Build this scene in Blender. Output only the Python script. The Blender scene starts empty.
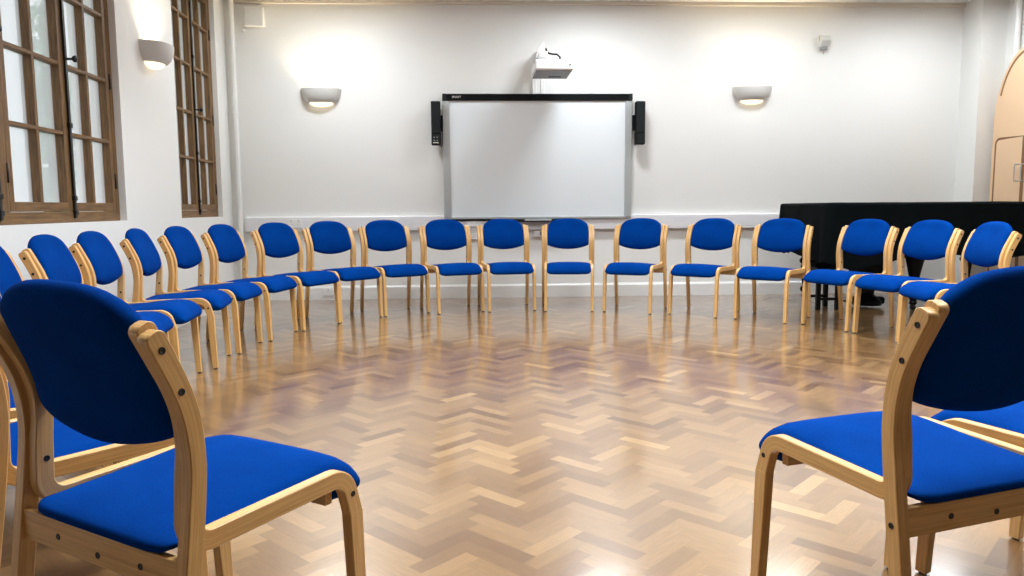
import bpy, bmesh, math, random
from mathutils import Vector, Matrix, noise
random.seed(4)
sc = bpy.context.scene
COL = sc.collection
PI = math.pi

# ------------------------------------------------------------------ materials
def new_mat(name):
    m = bpy.data.materials.new(name); m.use_nodes = True
    nt = m.node_tree; b = nt.nodes['Principled BSDF']
    return m, nt, b

def N(nt, t, **kw):
    n = nt.nodes.new(t)
    for k, v in kw.items(): setattr(n, k, v)
    return n

def mth(nt, op, a, b=None, c=None):
    n = nt.nodes.new('ShaderNodeMath'); n.operation = op
    for i, v in enumerate((a, b, c)):
        if v is None: continue
        if isinstance(v, (int, float)): n.inputs[i].default_value = v
        else: nt.links.new(v, n.inputs[i])
    return n.outputs[0]

def simple(name, col, rough=.5, metal=0., spec=.5, bump=0., bscale=50., var=0.):
    m, nt, b = new_mat(name)
    b.inputs['Base Color'].default_value = (*col, 1)
    b.inputs['Roughness'].default_value = rough
    b.inputs['Metallic'].default_value = metal
    b.inputs['Specular IOR Level'].default_value = spec
    tc = N(nt, 'ShaderNodeTexCoord'); nz = N(nt, 'ShaderNodeTexNoise')
    nz.inputs['Scale'].default_value = bscale; nz.inputs['Detail'].default_value = 4
    nt.links.new(tc.outputs['Object'], nz.inputs['Vector'])
    if var:
        mx = N(nt, 'ShaderNodeMix', data_type='RGBA')
        mx.inputs[6].default_value = (*[c*(1-var) for c in col], 1)
        mx.inputs[7].default_value = (*[min(1, c*(1+var)) for c in col], 1)
        nt.links.new(nz.outputs['Fac'], mx.inputs[0]); nt.links.new(mx.outputs[2], b.inputs['Base Color'])
    if bump:
        bp = N(nt, 'ShaderNodeBump'); bp.inputs['Strength'].default_value = bump; bp.inputs['Distance'].default_value = .002
        nt.links.new(nz.outputs['Fac'], bp.inputs['Height']); nt.links.new(bp.outputs[0], b.inputs['Normal'])
    return m

def fabric_mat():
    m, nt, b = new_mat('blue_fabric')
    tc = N(nt, 'ShaderNodeTexCoord'); n1 = N(nt, 'ShaderNodeTexNoise'); n2 = N(nt, 'ShaderNodeTexNoise')
    n1.inputs['Scale'].default_value = 420; n1.inputs['Detail'].default_value = 3
    n2.inputs['Scale'].default_value = 9; n2.inputs['Detail'].default_value = 3
    nt.links.new(tc.outputs['Object'], n1.inputs['Vector']); nt.links.new(tc.outputs['Object'], n2.inputs['Vector'])
    r = N(nt, 'ShaderNodeValToRGB')
    r.color_ramp.elements[0].position = .3; r.color_ramp.elements[0].color = (.0, .021, .143, 1)
    r.color_ramp.elements[1].position = .7; r.color_ramp.elements[1].color = (.0, .044, .245, 1)
    s = mth(nt, 'ADD', mth(nt, 'MULTIPLY', n1.outputs['Fac'], .7), mth(nt, 'MULTIPLY', n2.outputs['Fac'], .3))
    nt.links.new(s, r.inputs['Fac']); nt.links.new(r.outputs[0], b.inputs['Base Color'])
    b.inputs['Roughness'].default_value = 1.; b.inputs['Specular IOR Level'].default_value = .03
    bp = N(nt, 'ShaderNodeBump'); bp.inputs['Strength'].default_value = .35; bp.inputs['Distance'].default_value = .001
    nt.links.new(n1.outputs['Fac'], bp.inputs['Height']); nt.links.new(bp.outputs[0], b.inputs['Normal'])
    return m

def wood_mat(name, c0, c1, rough=.35, sx=3., sy=120., line=.5):
    """grain along UV u, layers across v"""
    m, nt, b = new_mat(name)
    uv = N(nt, 'ShaderNodeUVMap'); mp = N(nt, 'ShaderNodeMapping')
    mp.inputs['Scale'].default_value = (sx, sy, 1)
    nt.links.new(uv.outputs[0], mp.inputs[0])
    nz = N(nt, 'ShaderNodeTexNoise'); nz.inputs['Scale'].default_value = 1; nz.inputs['Detail'].default_value = 5
    nz.inputs['Roughness'].default_value = .6
    nt.links.new(mp.outputs[0], nz.inputs['Vector'])
    mp2 = N(nt, 'ShaderNodeMapping'); mp2.inputs['Scale'].default_value = (sx*.6, sy*6, 1)
    nt.links.new(uv.outputs[0], mp2.inputs[0])
    n2 = N(nt, 'ShaderNodeTexNoise'); n2.inputs['Scale'].default_value = 1; n2.inputs['Detail'].default_value = 2
    nt.links.new(mp2.outputs[0], n2.inputs['Vector'])
    f = mth(nt, 'ADD', mth(nt, 'MULTIPLY', nz.outputs['Fac'], line), mth(nt, 'MULTIPLY', n2.outputs['Fac'], 1-line))
    r = N(nt, 'ShaderNodeValToRGB')
    r.color_ramp.elements[0].position = .32; r.color_ramp.elements[0].color = (*c0, 1)
    r.color_ramp.elements[1].position = .62; r.color_ramp.elements[1].color = (*c1, 1)
    nt.links.new(f, r.inputs['Fac']); nt.links.new(r.outputs[0], b.inputs['Base Color'])
    b.inputs['Roughness'].default_value = rough; b.inputs['Specular IOR Level'].default_value = .5
    return m

def parquet_mat():
    """herringbone of 228 x 76 mm blocks, columns stacked along Y, each block its own tone"""
    m, nt, b = new_mat('parquet')
    W = .0539
    tc = N(nt, 'ShaderNodeTexCoord'); mp = N(nt, 'ShaderNodeMapping')
    mp.inputs['Rotation'].default_value = (0, 0, math.radians(-45)); mp.inputs['Scale'].default_value = (1/W, 1/W, 1)
    mp.inputs['Location'].default_value = (304, 300, 0)
    nt.links.new(tc.outputs['Object'], mp.inputs[0])
    sp = N(nt, 'ShaderNodeSeparateXYZ'); nt.links.new(mp.outputs[0], sp.inputs[0])
    x, y = sp.outputs[0], sp.outputs[1]
    i = mth(nt, 'FLOOR', x); j = mth(nt, 'FLOOR', y)
    k = mth(nt, 'FLOORED_MODULO', mth(nt, 'SUBTRACT', i, j), 8)
    isv = mth(nt, 'GREATER_THAN', k, 3.5)
    ish = mth(nt, 'SUBTRACT', 1, isv)
    hx = mth(nt, 'SUBTRACT', i, k)
    vy = mth(nt, 'SUBTRACT', j, mth(nt, 'SUBTRACT', 7, k))
    bx = mth(nt, 'ADD', mth(nt, 'MULTIPLY', ish, hx), mth(nt, 'MULTIPLY', isv, i))
    by = mth(nt, 'ADD', mth(nt, 'MULTIPLY', ish, j), mth(nt, 'MULTIPLY', isv, vy))
    du = mth(nt, 'SUBTRACT', x, bx); dv = mth(nt, 'SUBTRACT', y, by)
    along = mth(nt, 'ADD', mth(nt, 'MULTIPLY', ish, du), mth(nt, 'MULTIPLY', isv, dv))
    across = mth(nt, 'ADD', mth(nt, 'MULTIPLY', ish, dv), mth(nt, 'MULTIPLY', isv, du))
    idv = N(nt, 'ShaderNodeCombineXYZ')
    nt.links.new(bx, idv.inputs[0]); nt.links.new(by, idv.inputs[1]); nt.links.new(isv, idv.inputs[2])
    wn = N(nt, 'ShaderNodeTexWhiteNoise', noise_dimensions='3D'); nt.links.new(idv.outputs[0], wn.inputs['Vector'])
    ramp = N(nt, 'ShaderNodeValToRGB'); cr = ramp.color_ramp
    cr.elements[0].position = 0; cr.elements[0].color = (0.114, 0.052, 0.016, 1)
    cr.elements[1].position = 1; cr.elements[1].color = (0.335, 0.200, 0.081, 1)
    for p_, c_ in ((.08, (0.147, 0.072, 0.024, 1)), (.3, (0.176, 0.091, 0.034, 1)), (.55, (0.205, 0.110, 0.040, 1)), (.88, (0.233, 0.129, 0.049, 1)), (.96, (0.262, 0.149, 0.059, 1)), (.98, (0.290, 0.170, 0.069, 1))):
        e = cr.elements.new(p_); e.color = c_
    nt.links.new(wn.outputs['Value'], ramp.inputs['Fac'])
    # grain
    off = mth(nt, 'MULTIPLY', wn.outputs['Value'], 57.)
    gv = N(nt, 'ShaderNodeCombineXYZ')
    nt.links.new(mth(nt, 'ADD', mth(nt, 'MULTIPLY', along, .9), off), gv.inputs[0])
    nt.links.new(mth(nt, 'MULTIPLY', across, 9.), gv.inputs[1]); nt.links.new(off, gv.inputs[2])
    g = N(nt, 'ShaderNodeTexNoise'); g.inputs['Scale'].default_value = 1; g.inputs['Detail'].default_value = 5
    nt.links.new(gv.outputs[0], g.inputs['Vector'])
    gm = mth(nt, 'ADD', .66, mth(nt, 'MULTIPLY', g.outputs['Fac'], .68))
    # seams
    ea = mth(nt, 'MINIMUM', mth(nt, 'MINIMUM', across, mth(nt, 'SUBTRACT', 1, across)),
             mth(nt, 'MINIMUM', along, mth(nt, 'SUBTRACT', 4, along)))
    seam = mth(nt, 'SMOOTH_MIN', mth(nt, 'MULTIPLY', ea, 60.), 1., .2)
    seam = mth(nt, 'ADD', .72, mth(nt, 'MULTIPLY', seam, .28))
    big = N(nt, 'ShaderNodeTexNoise'); big.inputs['Scale'].default_value = .9; big.inputs['Detail'].default_value = 3
    nt.links.new(tc.outputs['Object'], big.inputs['Vector'])
    bgm = mth(nt, 'ADD', .85, mth(nt, 'MULTIPLY', big.outputs['Fac'], .3))
    tot = mth(nt, 'MULTIPLY', mth(nt, 'MULTIPLY', gm, seam), bgm)
    vm = N(nt, 'ShaderNodeVectorMath', operation='SCALE')
    nt.links.new(ramp.outputs[0], vm.inputs[0]); nt.links.new(tot, vm.inputs['Scale'])
    nt.links.new(vm.outputs[0], b.inputs['Base Color'])
    # varnish: slightly uneven gloss
    rg = mth(nt, 'ADD', FLOOR_ROUGH, mth(nt, 'MULTIPLY', g.outputs['Fac'], .10))
    nt.links.new(rg, b.inputs['Roughness'])
    b.inputs['Specular IOR Level'].default_value = .5
    b.inputs['Coat Weight'].default_value = 1.; b.inputs['Coat Roughness'].default_value = .13; b.inputs['Coat IOR'].default_value = 1.7
    w2 = N(nt, 'ShaderNodeTexNoise'); w2.inputs['Scale'].default_value = 7; w2.inputs['Detail'].default_value = 2
    nt.links.new(tc.outputs['Object'], w2.inputs['Vector'])
    h = mth(nt, 'ADD', mth(nt, 'ADD', mth(nt, 'MULTIPLY', seam, .25), mth(nt, 'MULTIPLY', w2.outputs['Fac'], .7)),
            mth(nt, 'MULTIPLY', wn.outputs['Value'], .0))
    bp = N(nt, 'ShaderNodeBump'); bp.inputs['Strength'].default_value = .12; bp.inputs['Distance'].default_value = .004
    nt.links.new(h, bp.inputs['Height']); nt.links.new(bp.outputs[0], b.inputs['Normal'])
    nt.links.new(bp.outputs[0], b.inputs['Coat Normal'])
    return m
FLOOR_ROUGH = .26

def glass_mat():
    m, nt, b = new_mat('window_glass')
    nt.nodes.remove(b)
    out = [n for n in nt.nodes if n.type == 'OUTPUT_MATERIAL'][0]
    t = N(nt, 'ShaderNodeBsdfTransparent'); t.inputs[0].default_value = (.97, .96, .975, 1)
    tr = N(nt, 'ShaderNodeBsdfTranslucent'); tr.inputs[0].default_value = (.97, .95, .99, 1)
    g = N(nt, 'ShaderNodeBsdfGlossy'); g.inputs['Roughness'].default_value = .02
    mx = N(nt, 'ShaderNodeMixShader'); mx.inputs[0].default_value = .35  # translucent share adds a washed-out haze, imitating overexposed daylight
    nt.links.new(t.outputs[0], mx.inputs[1]); nt.links.new(tr.outputs[0], mx.inputs[2])
    m2 = N(nt, 'ShaderNodeMixShader'); m2.inputs[0].default_value = .06
    nt.links.new(mx.outputs[0], m2.inputs[1]); nt.links.new(g.outputs[0], m2.inputs[2])
    nt.links.new(m2.outputs[0], out.inputs[0])
    return m

M = {}
M['wall'] = simple('wall_paint', (.83, .83, .805), .55, bump=.15, bscale=30, var=.012)
M['wall_dim'] = simple('rear_wall_darkened', (.36, .35, .33), .7, bump=.15, bscale=30)  # unseen wall behind the camera, darkened to cut bounce onto near chair backs
M['ceiling'] = simple('ceiling_paint', (.85, .85, .83), .8, bump=.1, bscale=20)
M['cornice'] = simple('cornice_paint', (.68, .62, .53), .6)
M['trim'] = simple('gloss_white', (.82, .82, .80), .25)
M['plastic'] = simple('white_plastic', (.80, .80, .79), .35)
M['pvc'] = simple('trunking_plastic', (.80, .80, .82), .3)
M['greyplastic'] = simple('grey_plastic', (.27, .27, .27), .5)
M['sensor'] = simple('sensor_plastic', (.62, .62, .58), .5)
M['plaster'] = simple('plaster', (.62, .61, .58), .7, bump=.2, bscale=80)
M['black'] = simple('black_plastic', (.002, .003, .0035), .5, spec=.15)
M['screw'] = simple('screw_black', (.004, .0035, .003), .5)
M['darkgrey'] = simple('charcoal_plastic', (.008, .011, .012), .5, spec=.3)
M['silver'] = simple('satin_aluminium', (.52, .55, .55), .4, metal=.4)
M['board'] = simple('whiteboard_skin', (.80, .845, .865), .5, var=.006, bscale=3)
M['cloth'] = simple('black_cloth', (.0022, .0036, .0042), .9, spec=.08, bump=.5, bscale=260)
M['ebony'] = simple('ebonised_wood', (.002, .002, .002), .5, spec=.15)
M['iron'] = simple('black_iron', (.010, .009, .008), .4, metal=.2)
M['peach'] = simple('peach_paint', (.80, .555, .345), .5, var=.02, bscale=2)
M['groove'] = simple('groove_brown', (.25, .12, .05), .6)
M['fabric'] = fabric_mat()
M['beech'] = wood_mat('beech_plywood', (.45, .225, .068), (.74, .455, .175), .34, sx=5, sy=140)
M['oak'] = wood_mat('oak_window', (.060, .029, .009), (.225, .118, .038), .55, sx=5, sy=60, line=.7)
M['glass'] = glass_mat()
M['parquet'] = parquet_mat()
M['leaf'] = simple('leaf', (.12, .28, .13), .6, var=.3, bscale=3)
M['bark'] = simple('bark', (.12, .09, .06), .9)
M['paleworld'] = simple('render_wall', (.75, .76, .76), .9, var=.03, bscale=1)
M['grass'] = simple('grass', (.10, .20, .07), .9, var=.3, bscale=8)

# ------------------------------------------------------------------ object helpers
def tag(o, label=None, cat=None, group=None, kind=None):
    if label: o['label'] = label
    if cat: o['category'] = cat
    if group: o['group'] = group
    if kind: o['kind'] = kind
    return o

def link(name, me, mat, parent=None):
    o = bpy.data.objects.new(name, me)
    if mat is not None and not me.materials: me.materials.append(mat)
    COL.objects.link(o)
    if parent: o.parent = parent
    return o

def empty(name, loc=(0, 0, 0), rz=0):
    o = bpy.data.objects.new(name, None); COL.objects.link(o)
    o.location = loc; o.rotation_euler = (0, 0, rz); o.empty_display_size = .1
    return o

class MB:
    """collects shapes for one mesh object; uv in metres (u along the grain)"""
    def __init__(s):
        s.bm = bmesh.new(); s.uv = s.bm.loops.layers.uv.new('UVMap')
    def quad(s, vs, uvs=None, smooth=False):
        try: f = s.bm.faces.new(vs)
        except ValueError: return None
        f.smooth = smooth
        if uvs:
            for l, t in zip(f.loops, uvs): l[s.uv].uv = t
        return f
    def box(s, x0, x1, y0, y1, z0, z1, bev=0., T=None, seg=2):
        """axis box with optional bevel and transform; grain along the longest axis"""
        x0, x1 = min(x0, x1), max(x0, x1); y0, y1 = min(y0, y1), max(y0, y1); z0, z1 = min(z0, z1), max(z0, z1)
        r = bmesh.ops.create_cube(s.bm, size=1)
        vs = r['verts']
        for v in vs:
            v.co = Vector(((x0+x1)/2+v.co.x*(x1-x0), (y0+y1)/2+v.co.y*(y1-y0), (z0+z1)/2+v.co.z*(z1-z0)))
        if bev > 0:
            es = list({e for v in vs for e in v.link_edges})
            rb = bmesh.ops.bevel(s.bm, geom=es, offset=bev, segments=seg, affect='EDGES', profile=.5)
            fs = set(rb['faces'])
            for v in rb['verts']:
                for f in v.link_faces: fs.add(f)
        else:
            fs = {f for v in vs for f in v.link_faces}
        d = [x1-x0, y1-y0, z1-z0]; a = d.index(max(d)); o = [i for i in (0, 1, 2) if i != a]
        ofs = random.random()*3
        for f in fs:
            for l in f.loops:
                c = l.vert.co
                l[s.uv].uv = (c[a]+ofs, c[o[0]]+c[o[1]]+ofs*.3)
        if T:
            for v in {v for f in fs for v in f.verts}: v.co = T(v.co)
        return fs
    def cyl(s, p0, p1, r0, r1=None, seg=16, cap=True, smooth=True):
        if r1 is None: r1 = r0
        p0 = Vector(p0); p1 = Vector(p1); d = (p1-p0); L = d.length; d.normalize()
        a = d.orthogonal().normalized(); b = d.cross(a)
        A = [s.bm.verts.new(p0+(a*math.cos(t)+b*math.sin(t))*r0) for t in [2*PI*i/seg for i in range(seg)]]
        B = [s.bm.verts.new(p1+(a*math.cos(t)+b*math.sin(t))*r1) for t in [2*PI*i/seg for i in range(seg)]]
        for i in range(seg):
            j = (i+1) % seg
            s.quad((A[i], A[j], B[j], B[i]), ((0, i*.01), (0, i*.01+.01), (L, i*.01+.01), (L, i*.01)), smooth)
        if cap:
            s.quad(A[::-1]); s.quad(B)
    def lathe(s, prof, c=(0, 0, 0), seg=20, a0=0., a1=2*PI, axis='z'):
        full = abs(a1-a0-2*PI) < 1e-6
        n = seg if full else seg+1
        rows = []
        for (r, h) in prof:
            row = []
            for i in range(n):
                t = a0+(a1-a0)*i/seg
                row.append(s.bm.verts.new((c[0]+r*math.cos(t), c[1]+r*math.sin(t), c[2]+h)))
            rows.append(row)
        for k in range(len(rows)-1):
            for i in range(seg):
                j = (i+1) % n
                s.quad((rows[k][i], rows[k][j], rows[k+1][j], rows[k+1][i]), smooth=True)
        return rows
    def tube(s, pts, r, seg=8):
        pts = [Vector(p) for p in pts]; rows = []
        a = None
        for i, p in enumerate(pts):
            d = (pts[min(i+1, len(pts)-1)]-pts[max(i-1, 0)]).normalized()
            if a is None: a = d.orthogonal().normalized()
            a = (a-d*a.dot(d)).normalized(); b = d.cross(a)
            rows.append([s.bm.verts.new(p+(a*math.cos(2*PI*k/seg)+b*math.sin(2*PI*k/seg))*r) for k in range(seg)])
        for i in range(len(rows)-1):
            for k in range(seg):
                j = (k+1) % seg
                s.quad((rows[i][k], rows[i][j], rows[i+1][j], rows[i+1][k]), smooth=True)
        s.quad(rows[0][::-1]); s.quad(rows[-1])
    def prism(s, poly, d0, d1, T):
        """poly of (a,b); T(a,b,d)->world; extruded from d0 to d1"""
        A = [s.bm.verts.new(T(a, b, d0)) for a, b in poly]; B = [s.bm.verts.new(T(a, b, d1)) for a, b in poly]
        n = len(poly)
        for i in range(n):
            j = (i+1) % n; s.quad((A[i], A[j], B[j], B[i]))
        s.quad(A[::-1]); s.quad(B)
    def ribbon(s, pts, widths, x0, x1, ch=.0018):
        """bent laminated strip: centre line in the y-z plane, given widths, thickness x0..x1"""
        rows = []; L = 0
        ctr = [Vector((0, p[0], p[1])) for p in pts]
        for i, p in enumerate(ctr):
            d = (ctr[min(i+1, len(ctr)-1)]-ctr[max(i-1, 0)]).normalized()
            nrm = Vector((0, -d.z, d.y)); w = widths[i]/2
            if i: L += (ctr[i]-ctr[i-1]).length
            cc = min(ch, w*.6)
            sec = [(x0+ch, -w), (x1-ch, -w), (x1, -w+cc), (x1, w-cc), (x1-ch, w), (x0+ch, w), (x0, w-cc), (x0, -w+cc)]
            vv = [(-w)*.35, (-w)*.35+.01, -w, w, w*.35, w*.35+.01, w, -w]
            rows.append(([s.bm.verts.new(p+nrm*b+Vector((a, 0, 0))) for a, b in sec], L, vv))
        for i in range(len(rows)-1):
            A, la, va = rows[i]; B, lb, vb = rows[i+1]
            for k in range(8):
                j = (k+1) % 8
                s.quad((A[k], A[j], B[j], B[k]), ((la, va[k]), (la, va[j]), (lb, vb[j]), (lb, vb[k])), True)
        for R_, rev in ((rows[0], 1), (rows[-1], 0)):
            vs = R_[0][::-1] if rev else R_[0]
            f = s.quad(vs)
            if f:
                for l in f.loops: l[s.uv].uv = (l.vert.co.x, l.vert.co.y)
    def mesh(s, name, sharp=35):
        bmesh.ops.remove_doubles(s.bm, verts=s.bm.verts, dist=1e-5)
        bmesh.ops.recalc_face_normals(s.bm, faces=s.bm.faces)
        for e in s.bm.edges:
            if len(e.link_faces) == 2 and e.calc_face_angle(0) > math.radians(sharp): e.smooth = False
        me = bpy.data.meshes.new(name); s.bm.to_mesh(me); s.bm.free()
        return me
    def build(s, name, mat, parent=None, smooth=None):
        me = s.mesh(name)
        if smooth is not None:
            for p in me.polygons: p.use_smooth = smooth
        return link(name, me, mat, parent)

def smooth_path(ctrl, step=.012):
    """Catmull-Rom through (y, z, w) control rows"""
    out = []
    n = len(ctrl)
    for i in range(n-1):
        p0 = ctrl[max(i-1, 0)]; p1 = ctrl[i]; p2 = ctrl[i+1]; p3 = ctrl[min(i+2, n-1)]
        d = math.hypot(p2[0]-p1[0], p2[1]-p1[1]); k = max(1, int(d/step))
        for j in range(k):
            t = j/k
            out.append(tuple(.5*((2*p1[a])+(-p0[a]+p2[a])*t+(2*p0[a]-5*p1[a]+4*p2[a]-p3[a])*t*t+(-p0[a]+3*p1[a]-3*p2[a]+p3[a])*t**3) for a in range(3)))
    out.append(ctrl[-1])
    return out

def fillet(pts, step=8):
    """polyline of (y,z,w,radius) with rounded corners"""
    out = []
    for i, p in enumerate(pts):
        if i in (0, len(pts)-1) or p[3] == 0:
            out.append(p[:3]); continue
        a = Vector((pts[i-1][0], pts[i-1][1])); b = Vector((p[0], p[1])); c = Vector((pts[i+1][0], pts[i+1][1]))
        u = (a-b).normalized(); v = (c-b).normalized(); ang = u.angle(v)
        t = p[3]/math.tan(ang/2); P = b+u*t; Q = b+v*t
        cen = b+(u+v).normalized()*(p[3]/math.sin(ang/2))
        a0 = math.atan2(P.y-cen.y, P.x-cen.x); a1 = math.atan2(Q.y-cen.y, Q.x-cen.x)
        da = (a1-a0+PI) % (2*PI)-PI
        for k in range(step+1):
            tt = a0+da*k/step
            out.append((cen.x+p[3]*math.cos(tt), cen.y+p[3]*math.sin(tt), p[2]))
    return out

def round_end(pts, n=5):
    """shrinks the last few centimetre-fractions so the end of the strip is rounded"""
    y1, z1, w = pts[-1]; y0, z0, _ = pts[-2]
    d = Vector((y1-y0, z1-z0)).normalized(); R = .012
    out = list(pts)
    for k in range(1, n+1):
        t = k/n*PI/2
        out.append((y1+d.x*R*math.sin(t), z1+d.y*R*math.sin(t), w-2*R*(1-math.cos(t))*.95))
    return out

# ------------------------------------------------------------------ the chair
XI = .1985      # inner face of the bent side frames
def seat_mesh():
    m = MB()
    prof = [(-.206, .397), (-.204, .407), (-.185, .411), (-.12, .417), (-.04, .424), (.04, .432), (.11, .439), (.17, .441), (.215, .434),
            (.252, .410), (.272, .376), (.271, .352), (.248, .341), (.215, .341), (.18, .346), (.14, .372), (.02, .388), (-.10, .392), (-.196, .393)]
    # densify
    P = []
    n = len(prof)
    for i in range(n):
        p0, p1, p2, p3 = prof[(i-1) % n], prof[i], prof[(i+1) % n], prof[(i+2) % n]
        for t in (0, .5):
            P.append(tuple(.5*(2*p1[a]+(-p0[a]+p2[a])*t+(2*p0[a]-5*p1[a]+4*p2[a]-p3[a])*t*t+(-p0[a]+3*p1[a]-3*p2[a]+p3[a])*t**3) for a in (0, 1)))
    cy, cz = .03, .412
    us = [-1, -.997, -.985, -.965, -.93, -.88, -.75, -.5, -.25, 0, .25, .5, .75, .88, .93, .965, .985, .997, 1]
    rows = []
    for u in us:
        s = (max(0, 1-abs(u)**10))**(1/2.4)
        row = []
        for (y, z) in P:
            hw = .1995
            # rear corners tuck in between the posts, front swells a touch over the bends
            k = s
            yy = cy+(y-cy)*(.87+.13*k)
            zc = cz-.034*min(1, max(0, (y-.06)/.19))**1.5
            zz = zc+(z-zc)*k
            if z > cz: zz += .007*(1-u*u)*min(1, max(0, (.25-y)/.1))*min(1, max(0, (y+.21)/.08))
            x = u*hw
            if y < -.12: x *= 1-.015*((-.12-y)/.085)
            row.append(m.bm.verts.new((x, yy, zz)))
        rows.append(row)
    for i in range(len(rows)-1):
        for k in range(len(P)):
            j = (k+1) % len(P)
            m.quad((rows[i][k], rows[i][j], rows[i+1][j], rows[i+1][k]), smooth=True)
    me = m.mesh('seat', 80)
    return me

def post_y(z):
    T = [(.50, -.178), (.56, -.176), (.60, -.180), (.64, -.188), (.68, -.202), (.72, -.221), (.76, -.240), (.80, -.262), (.86, -.300)]
    for (a, b), (c, d) in zip(T, T[1:]):
        if z <= c: return b+(d-b)*(z-a)/(c-a)
    return T[-1][1]

def back_mesh():
    m = MB(); W = .196; nu, nv = 22, 18; T = .050
    def P(u, v, side):
        x = W*u
        zt = .838-.020*u*u-.040*abs(u)**5
        zb = .548+.036*u*u+.006*abs(u)**8
        z = zb+(zt-zb)*(v+1)/2
        x *= 1-.045*max(0, v)**2
        yc = post_y(min(z, .775))+.020+.012*max(0, (z-.6)/.24)-.014*(1-u*u)-.22*max(0, z-.775)
        th = .5*T*(max(0, (1-u**14)*(1-v**8)))**.5
        if side > 0: th += .010*(1-u*u)*(1-v*v)
        return (x, yc+side*th-.002, z)
    import math as _m
    us = [_m.sin(PI/2*(-1+2*i/nu)) for i in range(nu+1)]; vs = [_m.sin(PI/2*(-1+2*i/nv)) for i in range(nv+1)]
    G = {}
    for side in (1, -1):
        for i, u in enumerate(us):
            for j, v in enumerate(vs): G[side, i, j] = m.bm.verts.new(P(u, v, side))
        for i in range(nu):
            for j in range(nv):
                m.quad((G[side, i, j], G[side, i+1, j], G[side, i+1, j+1], G[side, i, j+1]), smooth=True)
    return m.mesh('backrest', 100)

def screw_mesh():
    m = MB()
    m.lathe([(.0, .0008), (.0030, .0008), (.0042, .0016), (.0054, .0016), (.0060, .0008), (.0062, -.002)], seg=12)
    return m.mesh('screw', 50)
SCREW = screw_mesh(); SCREW.materials.append(M['screw'])

def screw(parent, loc, axis):
    o = link('screw', SCREW, None, parent)
    o.location = loc
    o.rotation_euler = {'x': (0, PI/2, 0), '-x': (0, -PI/2, 0), '-y': (PI/2, 0, 0), 'y': (-PI/2, 0, 0)}[axis]
    return o

def make_chair():
    root = empty('stacking_chair')
    seat = link('seat', seat_mesh(), M['fabric'], root)
    back = link('backrest', back_mesh(), M['fabric'], root)
    for s in (-1, 1):
        ax = 'x' if s > 0 else '-x'
        # bent side frame: from above the front leg, round the bend, back along the seat and up inside the post
        A = fillet([(.2145, .322, .037, 0), (.190, .4095, .036, .050), (-.176, .404, .035, .040), (-.170, .52, .033, 0)], 8)
        A = [(y, z, w) for y, z, w in A]
        up = smooth_path([(-.170, .52, .033), (-.166, .57, .032), (-.170, .62, .032), (-.185, .67, .033), (-.209, .72, .034), (-.2335, .768, .034)])
        A = round_end(A[:-1]+up)
        m = MB(); x0, x1 = sorted((s*XI, s*(XI+.0245)))
        m.ribbon([(a[0], a[1]) for a in A], [a[2] for a in A], x0, x1)
        fr = link('side_frame', m.mesh('side_frame', 40), M['beech'], root)
        screw(fr, (s*(XI+.0245), .2045, .367), ax)
        screw(fr, (s*XI, -.169, .484), '-x' if s > 0 else 'x')
        # front leg, jointed under the bend
        m = MB()
        m.ribbon([(.229, .006), (.2210, .17), (.2142, .326)], [.029, .034, .0385], x0-.0006, x1+.0006)
        lg = link('leg', m.mesh('leg', 40), M['beech'], root)
        g = MB(); g.cyl(((x0+x1)/2, .229, 0), ((x0+x1)/2, .229, .008), .010, .010, 10); g.build('foot_glide', M['screw'], lg)
        # rear leg running up into the outer post
        B = smooth_path([(-.238, .006, .027), (-.222, .16, .029), (-.206, .28, .031), (-.193, .38, .032), (-.181, .48, .031), (-.1755, .545, .030),
                         (-.179, .60, .031), (-.188, .645, .032), (-.205, .69, .033), (-.226, .735, .034), (-.2365, .757, .034)], .02)
        B = round_end(B)
        m = MB(); a, b = sorted((s*(XI+.0249), s*(XI+.0515)))
        m.ribbon([(q[0], q[1]) for q in B], [q[2] for q in B], a, b)
        rl = link('leg', m.mesh('leg', 40), M['beech'], root)
        rl['label'] = 'rear leg rising into the outer back post'
        for (y, z) in ((-.230, .740), (-.2005, .671), (-.1945, .360)): screw(rl, (s*(XI+.0515), y, z), ax)
        g = MB(); g.cyl(((a+b)/2, -.238, 0), ((a+b)/2, -.238, .008), .010, .010, 10); g.build('foot_glide', M['screw'], rl)
    m = MB(); m.box(-XI-.0270, XI+.0245, -.204, -.188, .334, .392, .002)
    br = m.build('back_rail', M['beech'], root)
    for x in (-.119, 0, .119): screw(br, (x+.006, -.204, .362 - (.008 if x == 0 else 0)), '-y')
    m = MB(); m.box(-XI+.0005, XI-.0005,   .150, .170, .354, .392, .002); m.build('front_rail', M['beech'], root)
    return root

def copy_tree(o, parent=None):
    c = o.copy(); COL.objects.link(c); c.parent = parent
    for ch in list(o.children): copy_tree(ch, c)
    return c

GRP = 'blue upholstered chairs set out in an oval ring'
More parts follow.
